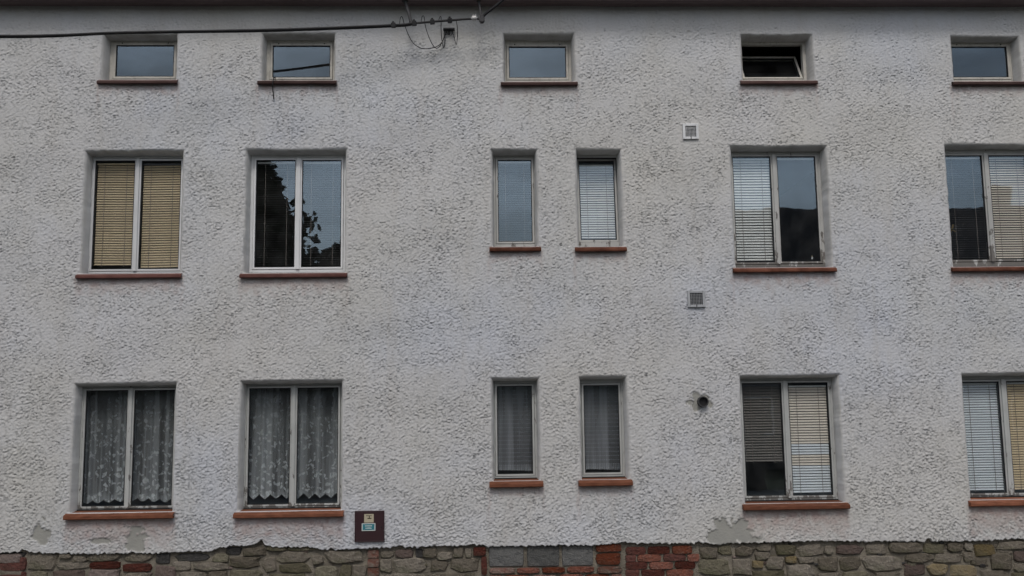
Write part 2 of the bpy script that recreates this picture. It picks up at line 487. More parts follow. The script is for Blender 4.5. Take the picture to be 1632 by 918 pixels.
def build_plaster():
    P = .0108
    xs = np.concatenate([np.arange(HX0, -6.2, .08), np.arange(-6.2, 7.4, P), np.arange(7.4, HX1+.04, .08)])
    zs = np.arange(0.47, ZTOP+P*.5, P)
    nx, nz = len(xs), len(zs)
    X, Z = np.meshgrid(xs, zs)
    # fine field sampled on its own regular lattice
    NX, NZ = 1640, nz
    gx = np.clip(((X - HX0)/(HX1-HX0)*(NX-1)), 0, NX-1).astype(int)
    def field(lz, lx, seed, wd=.42):
        b = band_noise(NZ, NX, P, (HX1-HX0)/NX, lz, lx, seed, wd)
        return b[np.arange(NZ)[:, None], gx]
    a = field(.050, .095, 1, .6); b = field(.026, .052, 2, .8); c = field(.018, .026, 3, .6)
    env = field(.9, 1.3, 4); d2 = field(.028, .070, 9, .7); e2 = field(.028, .060, 10, .7)
    gate = np.clip(.5+.45*field(.16, .22, 12), 0, 1)
    # thrown roughcast: flat lumps, short broken ridges, small sharp pits
    h = np.tanh(b*1.3)*.34 + c*.24 + np.tanh(a)*.16 + np.maximum(d2, e2)*.26
    pit = np.clip(-(b*.75+a*.3+c*.6)-1.15, 0, 1.1)
    h = h - pit*.45 - .15
    belt = np.clip(.5+.35*field(.55, .75, 14, .7), 0, 1)           # passes of the trowel: rougher and smoother belts
    amp = .0078*(.72+.40*belt+.10*np.clip(env, -1.5, 1.5))*(.9+.2*gate)*(1+.3*np.clip((2.6-Z)/2, 0, 1))
    amp = amp*(1-.40*np.clip((Z-6.1)/.6, 0, 1))             # flatter coat under the eaves
    patch = np.zeros_like(X); stain = np.zeros_like(X)
    wob = field(.16, .16, 5)*.022 + field(.05, .05, 6)*.008
    def blob(cx, cz, rx, rz):
        d = np.sqrt(((X-cx)/rx)**2 + ((Z-cz)/rz)**2) - 1 + wob/max(rx, rz)*1.3
        return np.clip(.5 - d*min(rx, rz)/.012, 0, 1)
    for bl in ((2.78, .56, .20, .12), (2.93, .61, .13, .12), (2.72, .66, .075, .09), (3.02, .50, .12, .04),
               (-4.81, .69, .075, .12), (-3.78, .61, .11, .13), (-4.15, .62, .10, .035), (2.528, 2.045, .11, .10)):
        patch = np.maximum(patch, blob(*bl))
    for k, (x0, x1, zb, zt) in OPEN.items():
        ln = {'T': .17, 'M': .22, 'L': .36}[k[0]]
        if k in ('L3', 'L4', 'M3', 'M4'): ln = .17
        m1 = np.clip((X-x0+.035+wob*.3)/.03, 0, 1)*np.clip((x1+.035-X+wob*.3)/.03, 0, 1)
        dz = (zb - Z)
        m2 = np.where(dz > 0, np.clip(1.15-dz/ln + wob*6, 0, 1), 0)
        stain = np.maximum(stain, m1*m2*(.95 if k[0] == 'L' else .9))
    for k, (x0, x1, zb, zt) in OPEN.items():                 # runs of dirty water from the sill ends
        for xe, st in ((x0-.03, .55), (x1+.02, .45), (x0+(x1-x0)*.37, .25)):
            ln = .35+.25*((xe*7) % 1)
            run = np.exp(-((X-xe+wob*.4)/.016)**2)*np.clip(1-(zb-.05-Z)/ln, 0, 1)*(Z < zb-.05)
            stain = np.maximum(stain, run*st)
    amp = amp*(1-.93*patch)*(1-.45*stain)
    Y = -(h*amp) - .004
    Y = Y + patch*.012
    Y += field(1.2, 1.6, 8)*.004                             # the old wall is not flat
    keep = np.ones((nz-1, nx-1), bool)
    cxm = (X[:-1, :-1]+X[1:, 1:])/2
    rings = []
    Xo, Zo = X.copy(), Z.copy()
    for kk, (x0, x1, zb, zt) in OPEN.items():
        i0 = int(np.argmin(abs(xs-x0))); i1 = int(np.argmin(abs(xs-x1)))
        j0 = int(np.argmin(abs(zs-zb))); j1 = int(np.argmin(abs(zs-zt)))
        keep[j0:j1, i0:i1] = False
        w = lambda n: (np.convolve(rs.randn(n+6), np.ones(7)/7, 'valid'))*.0042
        Xo[j0:j1+1, i0] = x0 + w(j1-j0+1); Xo[j0:j1+1, i1] = x1 + w(j1-j0+1)
        Zo[j1, i0:i1+1] = zt + w(i1-i0+1); Zo[j0, i0:i1+1] = zb
        for (sj, si) in ((slice(j0, j1+1), i0), (slice(j0, j1+1), i1), (j0, slice(i0, i1+1)), (j1, slice(i0, i1+1))):
            Y[sj, si] = .004
        loop = [(j0, i) for i in range(i0, i1)] + [(j, i1) for j in range(j0, j1)] + \
               [(j1, i) for i in range(i1, i0, -1)] + [(j, i0) for j in range(j1, j0, -1)]
        rings.append((kk, loop))
    # torn lower edge: squeeze the lowest 15 cm onto the edge line
    ex = np.array([e[0] for e in EDGE]); ez = np.array([e[1] for e in EDGE])
    near = np.ones_like(X)
    for kk, (x0, x1, zb, zt) in OPEN.items():
        dx_ = np.maximum(np.maximum(x0-X, X-x1), 0); dz_ = np.maximum(np.maximum(zb-Z, Z-zt), 0)
        near = np.minimum(near, np.clip((np.hypot(dx_, dz_)-.012)/.03, 0, 1))
    near[:3] = 0; near[-2:] = 0
    Zo = Zo - np.clip(h, -1, 1)*amp*.62*near               # lips of the cast droop a little
    ed = np.interp(xs, ex, ez) + band_noise(8, nx, P, P, .05, .06, 21)[0]*.0055 + np.clip(band_noise(8, nx, P, P, .05, .22, 22)[0]-.9, 0, 2)*.012
    z0 = zs[0]; top = z0+.20
    t = np.clip((Zo-z0)/(top-z0), 0, 1)
    Zo = np.where(Zo < top, ed[None, :]*(1-t)+top*t, Zo)
    idx = np.arange(nx*nz).reshape(nz, nx)
    co = np.stack([Xo, Y, Zo], -1).reshape(-1, 3)
    q = np.stack([idx[:-1, :-1], idx[:-1, 1:], idx[1:, 1:], idx[1:, :-1]], -1)[keep]
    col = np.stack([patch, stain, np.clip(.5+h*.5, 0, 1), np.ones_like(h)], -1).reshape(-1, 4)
    ev, ef, em = [], [], []
    n0 = len(co)
    # return of the plaster at its torn foot
    for i in range(nx):
        ev.append((Xo[0, i], .10, Zo[0, i]+.004))
    for i in range(nx-1):
        ef.append((idx[0, i], n0+i, n0+i+1, idx[0, i+1])); em.append(0)
    # reveals: splayed jambs, soffit and bed, grown from the ring of each opening
    for kk, loop in rings:
        x0, x1, zb, zt = OPEN[kk]
        s, sb = .034, 0.
        bx0, bx1, bz0, bz1 = x0+s, x1-s, zb-.002, zt-.034
        prev = [idx[j, i] for j, i in loop]
        for dep, f in ((.022, .45), (.20, 1.)):
            cur = []
            for j, i in loop:
                x, z = Xo[j, i], Zo[j, i]
                tx = bx0+(x-x0)/(x1-x0)*(bx1-bx0); tz = bz0+(z-zb)/(zt-zb)*(bz1-bz0)
                cur.append(n0+len(ev)); ev.append((x+(tx-x)*f, dep, z+(tz-z)*f))
            L = len(loop)
            for a_ in range(L):
                b_ = (a_+1) % L
                ef.append((prev[a_], prev[b_], cur[b_], cur[a_])); em.append(1)
            prev = cur
    allv = np.concatenate([co, np.array(ev)])
    fa = np.concatenate([q, np.array(ef)])
    me = bpy.data.meshes.new('plaster_wall')
    me.vertices.add(len(allv)); me.vertices.foreach_set('co', allv.astype(np.float32).ravel())
    me.loops.add(len(fa)*4); me.loops.foreach_set('vertex_index', fa.astype(np.int32).ravel())
    me.polygons.add(len(fa))
    me.polygons.foreach_set('loop_start', np.arange(0, len(fa)*4, 4, dtype=np.int32))
    me.polygons.foreach_set('loop_total', np.full(len(fa), 4, dtype=np.int32))
    me.polygons.foreach_set('use_smooth', np.ones(len(fa), bool))
    mi = np.concatenate([np.zeros(len(q), np.int32), np.array(em, np.int32)])
    me.materials.append(M['plaster']); me.materials.append(M['reveal'])
    me.polygons.foreach_set('material_index', mi)
    me.update(calc_edges=True)
    at = me.color_attributes.new('wear_and_relief', 'FLOAT_COLOR', 'POINT')
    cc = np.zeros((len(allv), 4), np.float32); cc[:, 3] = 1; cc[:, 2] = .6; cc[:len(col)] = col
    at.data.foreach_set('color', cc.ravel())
    o = bpy.data.objects.new('plaster_wall', me); COL.objects.link(o); o.parent = house
    return o
plaster = build_plaster()

# body, rooms, roof
MB().box(HX0-.02, HX0+.3, -.02, 8, -.1, 6.78).build('side_wall', M['reveal'], house)
MB().box(HX1-.3, HX1+.02, -.02, 8, -.1, 6.78).build('side_wall', M['reveal'], house)
MB().box(HX0+.3, HX1-.3, 7.7, 8, -.1, 6.78).build('back_wall', M['room'], house)
MB().box(HX0+.3, HX1-.3, 4.4, 4.5, .18, 6.78).build('inner_wall', M['room'], house)
for z0, z1 in ((.1, .3), (2.75, 3.0), (5.35, 5.6)):
    MB().box(HX0+.3, HX1-.3, .24, 4.4, z0, z1).build('room_floor', [M['room_dark']], house)
for x in (-6.4, -3.0, -.6, 2.0, 4.9, 8.2):
    MB().box(x-.06, x+.06, .24, 4.4, .3, 6.78).build('inner_wall', M['room'], house)
y0 = -.02
for i in range(4):
    MB().box(HX0-.3, HX1+.3, -.05-.05*i-.0015, -.004-.05*i if i else .3, 6.77+.002*(i % 2), 6.80).build('eave_board', M['wood_dark'], house, bevel=.004)
MB().box(HX0-.3, HX1+.3, -.235, -.206, 6.762, 6.90).build('fascia_board', M['wood_dark'], house)
g = MB()
arc = [(-.305-.065*math.cos(t), 6.90-.065*math.sin(t)) for t in [math.pi*k/8 for k in range(9)]]
for k in range(8):
    (ya, za), (yb, zb_) = arc[k], arc[k+1]
    g.quad((HX0-.3, ya, za), (HX1+.3, ya, za), (HX1+.3, yb, zb_), (HX0-.3, yb, zb_))
gt = g.build('gutter', M['galv'], house, smooth=True)
sm = gt.modifiers.new('thick', 'SOLIDIFY'); sm.thickness = .003
rf = MB()
n = len(rf.v)
rf.v += [(HX0-.35, -.29, 6.95), (HX1+.35, -.29, 6.95), (HX1+.35, 4, 9.6), (HX0-.35, 4, 9.6),
         (HX0-.35, -.29, 6.905), (HX1+.35, -.29, 6.905), (HX1+.35, 4, 9.5), (HX0-.35, 4, 9.5),
         (HX0-.35, 8.6, 6.92), (HX1+.35, 8.6, 6.92), (HX0-.35, 8.6, 6.84), (HX1+.35, 8.6, 6.84)]
for q in ((0,1,2,3),(4,7,6,5),(0,4,5,1),(3,2,9,8),(7,10,11,6),(8,9,11,10),(1,5,6,2),(2,6,11,9),(0,3,7,4),(3,8,10,7)):
    rf.f.append(q); rf.mi.append(0)
rf.build('roof', M['roof'], house)
MB().box(HX0+.02, HX1-.02, .3, 7.9, 6.781, 6.84).build('ceiling', M['room'], house)

# ------------------------------------------------------------------ windows
GL = {  # glass rectangles in the frame plane: x0, x1, z0, z1
 'T1': [(-4.257, -3.582, 5.971, 6.352)], 'T2': [(-2.411, -1.734, 5.958, 6.346)], 'T3': [(.411, 1.092, 5.949, 6.333)],
 'T4': [(3.275, 3.950, 5.955, 6.330)], 'T5': [(5.826, 6.508, 5.947, 6.330)],
 'M1': [(-4.444, -3.992, 3.664, 4.944), (-3.910, -3.457, 3.663, 4.940)],
 'M2': [(-2.578, -2.124, 3.671, 4.943), (-2.040, -1.587, 3.670, 4.940)],
 'M3': [(.260, .654, 3.953, 4.932)], 'M4': [(1.233, 1.652, 3.968, 4.945)],
 'M5': [(3.068, 3.520, 3.684, 4.960), (3.604, 4.063, 3.690, 4.960)],
 'M6': [(5.640, 6.096, 3.694, 4.962), (6.184, 6.640, 3.699, 4.962)],
 'L1': [(-4.440, -3.980, .980, 2.266), (-3.898, -3.453, .977, 2.263)],
 'L2': [(-2.604, -2.142, .970, 2.269), (-2.058, -1.600, .975, 2.269)],
 'L3': [(.220, .617, 1.266, 2.260), ], 'L4': [(1.220, 1.619, 1.268, 2.256)],
 'L5': [(3.067, 3.520, .978, 2.258), (3.605, 4.066, .974, 2.258)],
 'L6': [(5.650, 6.095, .967, 2.243), (6.190, 6.660, .965, 2.245)],
}
WLAB = {
 'T1': 'small attic window at the far left reflecting the overhead cable', 'T2': 'small attic window with a black cord hanging below its sill',
 'T3': 'small attic window in the middle of the top row', 'T4': 'small attic window tilted open onto a dark room',
 'T5': 'small attic window cut by the right edge of the picture',
 'M1': 'middle floor window with two drawn tan blinds', 'M2': 'middle floor window mirroring a dark tree silhouette',
 'M3': 'narrow middle floor window with bluish glass and faint open blind', 'M4': 'narrow middle floor window tilted inwards with a pale blind',
 'M5': 'middle floor window with a white blind beside a bare dark pane', 'M6': 'middle floor window at the right edge with flaking mullion',
 'L1': 'ground floor window at the far left with a lace curtain', 'L2': 'ground floor lace curtained window beside the maroon meter box',
 'L3': 'left narrow ground floor window with a net curtain', 'L4': 'right narrow ground floor window with a net curtain',
 'L5': 'ground floor window with one dark and one pale beige blind', 'L6': 'ground floor window at the right edge with white and yellow blinds',
}
MATW = {'T': 'cream', 'M': 'pvc', 'L': 'paint_lo'}
FRY = .168     # front of the fixed frame

def slats(mb, x0, x1, z0, z1, y, pitch, tilt, w=1.18, mis=None, skew=0.):
    n = int((z1-z0)/pitch)
    for i in range(n):
        zc = z1 - (i+.5)*pitch
        wd = pitch*w
        tt = tilt + random.uniform(-.05, .05)
        c, s = math.cos(tt), math.sin(tt)
        sag = random.uniform(-.0012, .0012)
        pr = []
        for u, bow in ((-.5, 0), (0, .0022), (.5, 0)):
            dy = u*wd*c - bow*s      # outer edge (u<0) hangs low
            dzz = u*wd*s + bow*c
            pr.append((y+dy, zc+dzz))
        mi = 0 if mis is None else mis((zc-z0)/(z1-z0))
        for k in (0, 1):
            mb.quad((x0, pr[k][0], pr[k][1]+sag), (x1, pr[k][0], pr[k][1]-sag+skew), (x1, pr[k+1][0], pr[k+1][1]-sag+skew), (x0, pr[k+1][0], pr[k+1][1]+sag), mi)

def sash_parts(win, g, mat, sw, yf, tilt=0., blind=None, label=None):
    """sash frame, gasket, pane and blind around one glass rectangle; a tilted sash swings on its foot"""
    x0, x1, z0, z1 = g
    hinge = Vector((0, yf+.03, z0-sw))
    objs = []
    s = MB().ring(x0-sw, x1+sw, z0-sw, z1+sw, sw-.004, yf, yf+.055)
    s.box(x0-sw+.004, x0-sw+.008, yf+.0, yf+.004, z0-sw, z0-sw+.004)
    objs.append(s.build('sash', mat, win, bevel=.004))
    gk = MB().ring(x0-.0055, x1+.0055, z0-.0055, z1+.0055, .0095, yf+.006, yf+.03)
    objs.append(gk.build('gasket', M['gasket'], win))
    pn = MB().box(x0-.003, x1+.003, yf+.018, yf+.0225, z0-.003, z1+.003)
    po = pn.build('pane', M['glass'], win)
    objs.append(po)
    if blind:
        b = blind
        mb = MB()
        yb = yf+.055
        zt = z1 - b.get('drop', .012); zb = z0 + b.get('lift', .004)*1.0
        slats(mb, x0+b.get('in', .012), x1-.004, zb, zt-.02, yb, b.get('pitch', .027), rad(b.get('tilt', 66)), mis=b.get('mis'), w=b.get('w', 1.18), skew=b.get('skew', 0))
        mats = [M[q] for q in b['mats']]
        for fx in (.22, .78):
            xx = x0+(x1-x0)*fx
            mb.box(xx-.0022, xx+.0022, yb-.016, yb-.0145, max(zb, z0+.01), zt-.02, len(mats))
        bo = mb.build('blind', mats+[M['cord']], win)
        tag(bo, b.get('label'), kind='stuff')
        objs.append(bo)
        hr = MB().box(x0+.004, x1-.004, yb-.014, yb+.014, zt-.018, zt).build('head_rail', M[b.get('rail', 'slat_white')], win)
        objs.append(hr)
    if tilt:
        mt = Matrix.Translation(hinge) @ Matrix.Rotation(-tilt, 4, 'X') @ Matrix.Translation(-hinge)
        for o in objs: o.data.transform(mt)
    return objs

def sill(win, k, x0, x1, zb, mat):
    """sloping tile sill with a rounded nose and dark joint above"""
    th = .042 if k[0] == 'L' else .036
    nose = -.075 if k[0] == 'L' else -.06
    prof = [(.205, zb+.018), (.0, zb-.006), (nose+.018, zb-.020), (nose+.004, zb-.026), (nose, zb-.036), (nose, zb-.020-th), (nose+.006, zb-.027-th), (nose+.02, zb-.028-th), (.0, zb-.018-th), (.205, zb-.03)]
    ex0, ex1 = x0-.028, x1+.022
    mb = MB()
    xs_ = [ex0, ex0+.012] + [ex0+(ex1-ex0)*t for t in (.25, .5, .75)] + [ex1-.012, ex1]
    for i, x in enumerate(xs_):
        for (y, z) in prof:
            if y > .003:
                xx = min(max(x, x0+.002), x1-.002) if y < .1 else min(max(x, x0+.036), x1-.036)
            else: xx = x
            e = .004 if i in (0, len(xs_)-1) and y < -.02 else 0
            mb.v.append((xx, y+e, z + (random.uniform(-.0015, .0015) if y < .1 else 0)))
    L = len(prof)
    for i in range(len(xs_)-1):
        for j in range(L):
            mb.f.append((i*L+j, i*L+(j+1) % L, (i+1)*L+(j+1) % L, (i+1)*L+j)); mb.mi.append(0)
    mb.f.append(tuple(range(L))); mb.mi.append(0)
    mb.f.append(tuple((len(xs_)-1)*L+j for j in range(L))[::-1]); mb.mi.append(0)
    return mb.build('sill', M[mat], win)

BL = {
 ('M1', 0): dict(mats=['slat_tan'], pitch=.029, tilt=58, w=1.03, rail='slat_tan', drop=.02, lift=.03, label='tan blind hung a little askew', skew=-.004, **{'in': .01}),
 ('M1', 1): dict(mats=['slat_tan'], pitch=.029, tilt=58, w=1.03, rail='slat_grey', drop=.02, skew=.004, **{'in': .01}),
 ('M2', 0): dict(mats=['slat_grey'], pitch=.027, tilt=6, w=.9),
 ('M2', 1): dict(mats=['slat_grey'], pitch=.027, tilt=12, w=.9),
 ('M3', 0): dict(mats=['slat_grey'], pitch=.027, tilt=12, w=.9, drop=.008),
 ('M4', 0): dict(mats=['slat_white'], pitch=.029, tilt=58, w=.92, drop=.03),
 ('M5', 0): dict(mats=['slat_white'], pitch=.033, tilt=60, w=.92),
 ('M6', 0): dict(mats=['slat_grey'], pitch=.027, tilt=14, w=.9),
 ('M6', 1): dict(mats=['slat_beige'], pitch=.029, tilt=48, w=.95, label='beige blind dulled behind the pane'),
 ('L5', 0): dict(mats=['slat_brown'], pitch=.031, tilt=52, w=.95, lift=.36, label='dim brown-grey blind lowered two thirds', rail='slat_grey'),
 ('L5', 1): dict(mats=['slat_beige', 'slat_blue'], pitch=.031, tilt=60, w=.92, drop=.03, mis=lambda t: 1 if t < .28 or .37 < t < .47 else 0, label='pale blind with beige and bluish white slats'),
 ('L6', 0): dict(mats=['slat_blue'], pitch=.029, tilt=58, w=.92, label='bluish white blind'),
 ('L6', 1): dict(mats=['slat_tan'], pitch=.029, tilt=58, w=.95, label='yellowish tan blind'),
}
for k, (x0, x1, zb, zt) in OPEN.items():
    fm = M[MATW[k[0]]]
    if k in ('M3', 'M4', 'M5', 'M6'): fm = M['paint_hi']
    if k in ('L5',): fm = M['paint_lo']
    bx0, bx1, bz1 = x0+.030, x1-.030, zt-.028
    gs = GL[k]
    sw = .030 if k[0] == 'T' else .026
    gx0 = gs[0][0]-sw-.004; gx1 = gs[-1][1]+sw+.004
    gz0 = min(q[2] for q in gs)-sw-.004; gz1 = max(q[3] for q in gs)+sw+.004
    fr = MB()
    yb = FRY+.075
    # jambs, head, foot of the fixed frame, around the sashes
    fr.box(min(bx0, gx0-.012), gx0, FRY, yb, zb-.02, bz1+.01)
    fr.box(gx1, max(bx1, gx1+.012), FRY, yb, zb-.02, bz1+.01)
    fr.box(gx0, gx1, FRY, yb, gz1, bz1+.01)
    fr.box(gx0, gx1, FRY-.004, yb, zb+.012, gz0)
    if len(gs) == 2:
        fr.box(gs[0][1]+sw+.003, gs[1][0]-sw-.003, FRY-.014, yb, gz0, gz1)
        fr.box(gs[0][1]+sw-.004, gs[1][0]-sw+.004, FRY-.026, FRY-.014, gz0+.002, gz1-.002)
    jt = MB().box(x0+.036, x1-.036, FRY-.03, FRY-.0045, zb+.012, zb+.0235)  # dark bar stands in for the shadow gap between frame and sill
    win = fr.build('window', fm, house, bevel=.003)
    jt.build('joint_shadow', M['gasket'], win)
    tag(win, WLAB[k])
    for gi, g_ in enumerate(gs):
        tilt = 0.
        if k == 'T4': tilt = rad(33)
        if k == 'M4': tilt = rad(5.2)
        sash_parts(win, g_, fm, sw, FRY-.010 if not tilt else FRY+.012, tilt, BL.get((k, gi)))
    if k == 'M5':   # bare pane still has the rail of a rolled-up blind
        q = gs[1]; MB().box(q[0]+.004, q[1]-.004, FRY+.03, FRY+.06, q[3]-.028, q[3]-.008).build('head_rail', M['slat_white'], win)
    sm_ = {'T': 'tile_brown', 'M': 'tile_dark', 'L': 'tile'}[k[0]]
    if k in ('M3', 'M4', 'M5', 'M6'): sm_ = 'tile_mid'
    sill(win, k, x0, x1, zb, sm_)
    if k[0] == 'T':   # two little hinge caps on the head
        for t in (.1, .9):
            xx = gs[0][0]+(gs[0][1]-gs[0][0])*t
            if k != 'T4':
                MB().box(xx-.006, xx+.006, FRY-.016, FRY, gs[0][3]+.02, gs[0][3]+.032).build('hinge_cap', M['gasket'], win)

# curtains hang inside the rooms on their own rods
def curtain(name, x0, x1, z0, z1, y, mat, label, folds, hem, amp=.012):
    mb = MB()
    nx = 220; nzv = 24
    ph = [random.uniform(0, 6.28) for _ in range(5)]
    for j in range(nzv+1):
        t = j/nzv
        for i in range(nx+1):
            u = i/nx
            x = x0+(x1-x0)*u
            zb = z0 + hem(x)
            z = z1 + (zb-z1)*t
            a = amp*(.5+.9*t)
            yy = y + a*math.sin(6.283*folds*u + ph[0] + .8*math.sin(6.28*u*2+ph[1]+t)) + a*.5*math.sin(6.283*folds*1.9*u+ph[2]+t*1.5)
            mb.v.append((x, yy, z))
    for j in range(nzv):
        for i in range(nx):
            a = j*(nx+1)+i
            mb.f.append((a, a+1, a+nx+2, a+nx+1)); mb.mi.append(0)
    o = mb.build(name, mat, None, smooth=True)
    tag(o, label, 'curtain')
    MB().tube([(x0-.02, y-.012, z1-.01), (x1+.02, y-.012, z1-.01)], .006).build('curtain_rod', M['cord'], o)
    return o
def zig(p, h):
    return lambda x: h*(2*abs((x/p) % 1-.5)) + .004*math.sin(x*37)
def scal(p, h):
    return lambda x: h*(1-abs(math.sin(math.pi*x/p))) + .010*math.sin(x*6)
curtain('lace_curtain', -4.50, -3.40, 1.008, 2.31, .285, M['lace'], 'white floral lace curtain with scalloped hem in the far left ground floor window', 9, scal(.125, .035))
curtain('lace_curtain', -2.66, -1.54, 1.018, 2.31, .285, M['lace'], 'white floral lace curtain with zigzag hem in the window beside the meter box', 8, zig(.125, .055))
curtain('net_curtain', .19, .66, 1.29, 2.30, .285, M['net'], 'grey net curtain with dotted rows in the left narrow ground floor window', 3.3, scal(.04, .006), .007)
curtain('net_curtain', 1.19, 1.645, 1.285, 2.30, .285, M['net'], 'grey net curtain with a fringed hem in the right narrow ground floor window', 3, scal(.03, .008), .007)

# ------------------------------------------------------------------ plinth of field stones, bricks and blocks
plinth = MB().box(HX0-.01, HX1+.01, .048, .26, -.1, .70).build('plinth', M['mortar'], house)
def stone(x0, x1, z0, z1, kind, face=None, sq=None):
    brick = kind.startswith('brick') or kind == 'block'
    p = sq or (14 if kind == 'block' else 4.5 if brick else random.uniform(2.6, 6.0))
    n = 12 if brick else random.choice((7, 8, 9, 10))
    cx, cz, rx, rz = (x0+x1)/2, (z0+z1)/2, (x1-x0)/2, (z1-z0)/2
    face = face if face is not None else random.uniform(.006, .030)
    jit = .012 if kind == 'block' else .05 if brick else .20
    ph = random.uniform(0, 6.28)
    ang = [ph+6.283*(i+random.uniform(-.25, .25))/n for i in range(n)]
    if brick:
        # points bunched toward the four corners
        ca = math.atan2(rz, rx)
        ang = []
        for q in (ca, math.pi-ca, math.pi+ca, 2*math.pi-ca):
            e_ = .02 if kind == 'block' else .07
            ang += [q-e_, q+e_]
        ang = sorted(ang + [0, math.pi/2, math.pi, 1.5*math.pi])
    mb = MB()
    out = []
    for a in ang:
        if brick:
            c, s = math.cos(a), math.sin(a)
            k_ = 1/max(abs(c)/rx, abs(s)/rz)
            ex, ez = c*k_, s*k_
            pw = ((abs(ex/rx)**p+abs(ez/rz)**p)**(1/p)); ex /= pw**.9; ez /= pw**.9
        else:
            c, s = math.cos(a), math.sin(a)
            ex = rx*math.copysign(abs(c)**(2/p), c); ez = rz*math.copysign(abs(s)**(2/p), s)
        r = 1+random.uniform(-jit, jit*.6)
        out.append((ex*r, ez*r))
    tx, tz = random.uniform(-.25, .25), random.uniform(-.3, .3)
    prot = min(.03, min(rx, rz)*.6)
    for (sc, dy) in ((1.0, .062), (.97, prot*.55), (.84 if not brick else .93, 0.)):
        for (ex, ez) in out:
            yy = face + (dy if dy == .062 else dy + random.uniform(-.003, .003) + (tx*ex/rx + tz*ez/rz)*(.0 if kind == 'block' else .010))
            if dy == .062: yy = .085
            mb.v.append((ex*sc, yy, ez*sc))
    mb.v.append((rx*random.uniform(-.2, .2), face-.003, rz*random.uniform(-.2, .2)))
    L = len(out)
    for j in range(2):
        for i in range(L):
            mb.f.append((j*L+i, j*L+(i+1) % L, (j+1)*L+(i+1) % L, (j+1)*L+i)); mb.mi.append(0)
    for i in range(L):
        mb.f.append((2*L+i, 2*L+(i+1) % L, 3*L)); mb.mi.append(0)
    nm = 'block' if kind == 'block' else 'brick' if brick else 'stone'
    o = mb.build(nm, M[kind], plinth)
    o.location = (cx, 0, cz)
    return o
S_, Y_, G_, D_, P_, B_, K_, C_, BL_ = 'stone', 'stone_yellow', 'stone_moss', 'stone_dark', 'stone_pink', 'brick', 'brick_dark', 'brick_chalky', 'block'
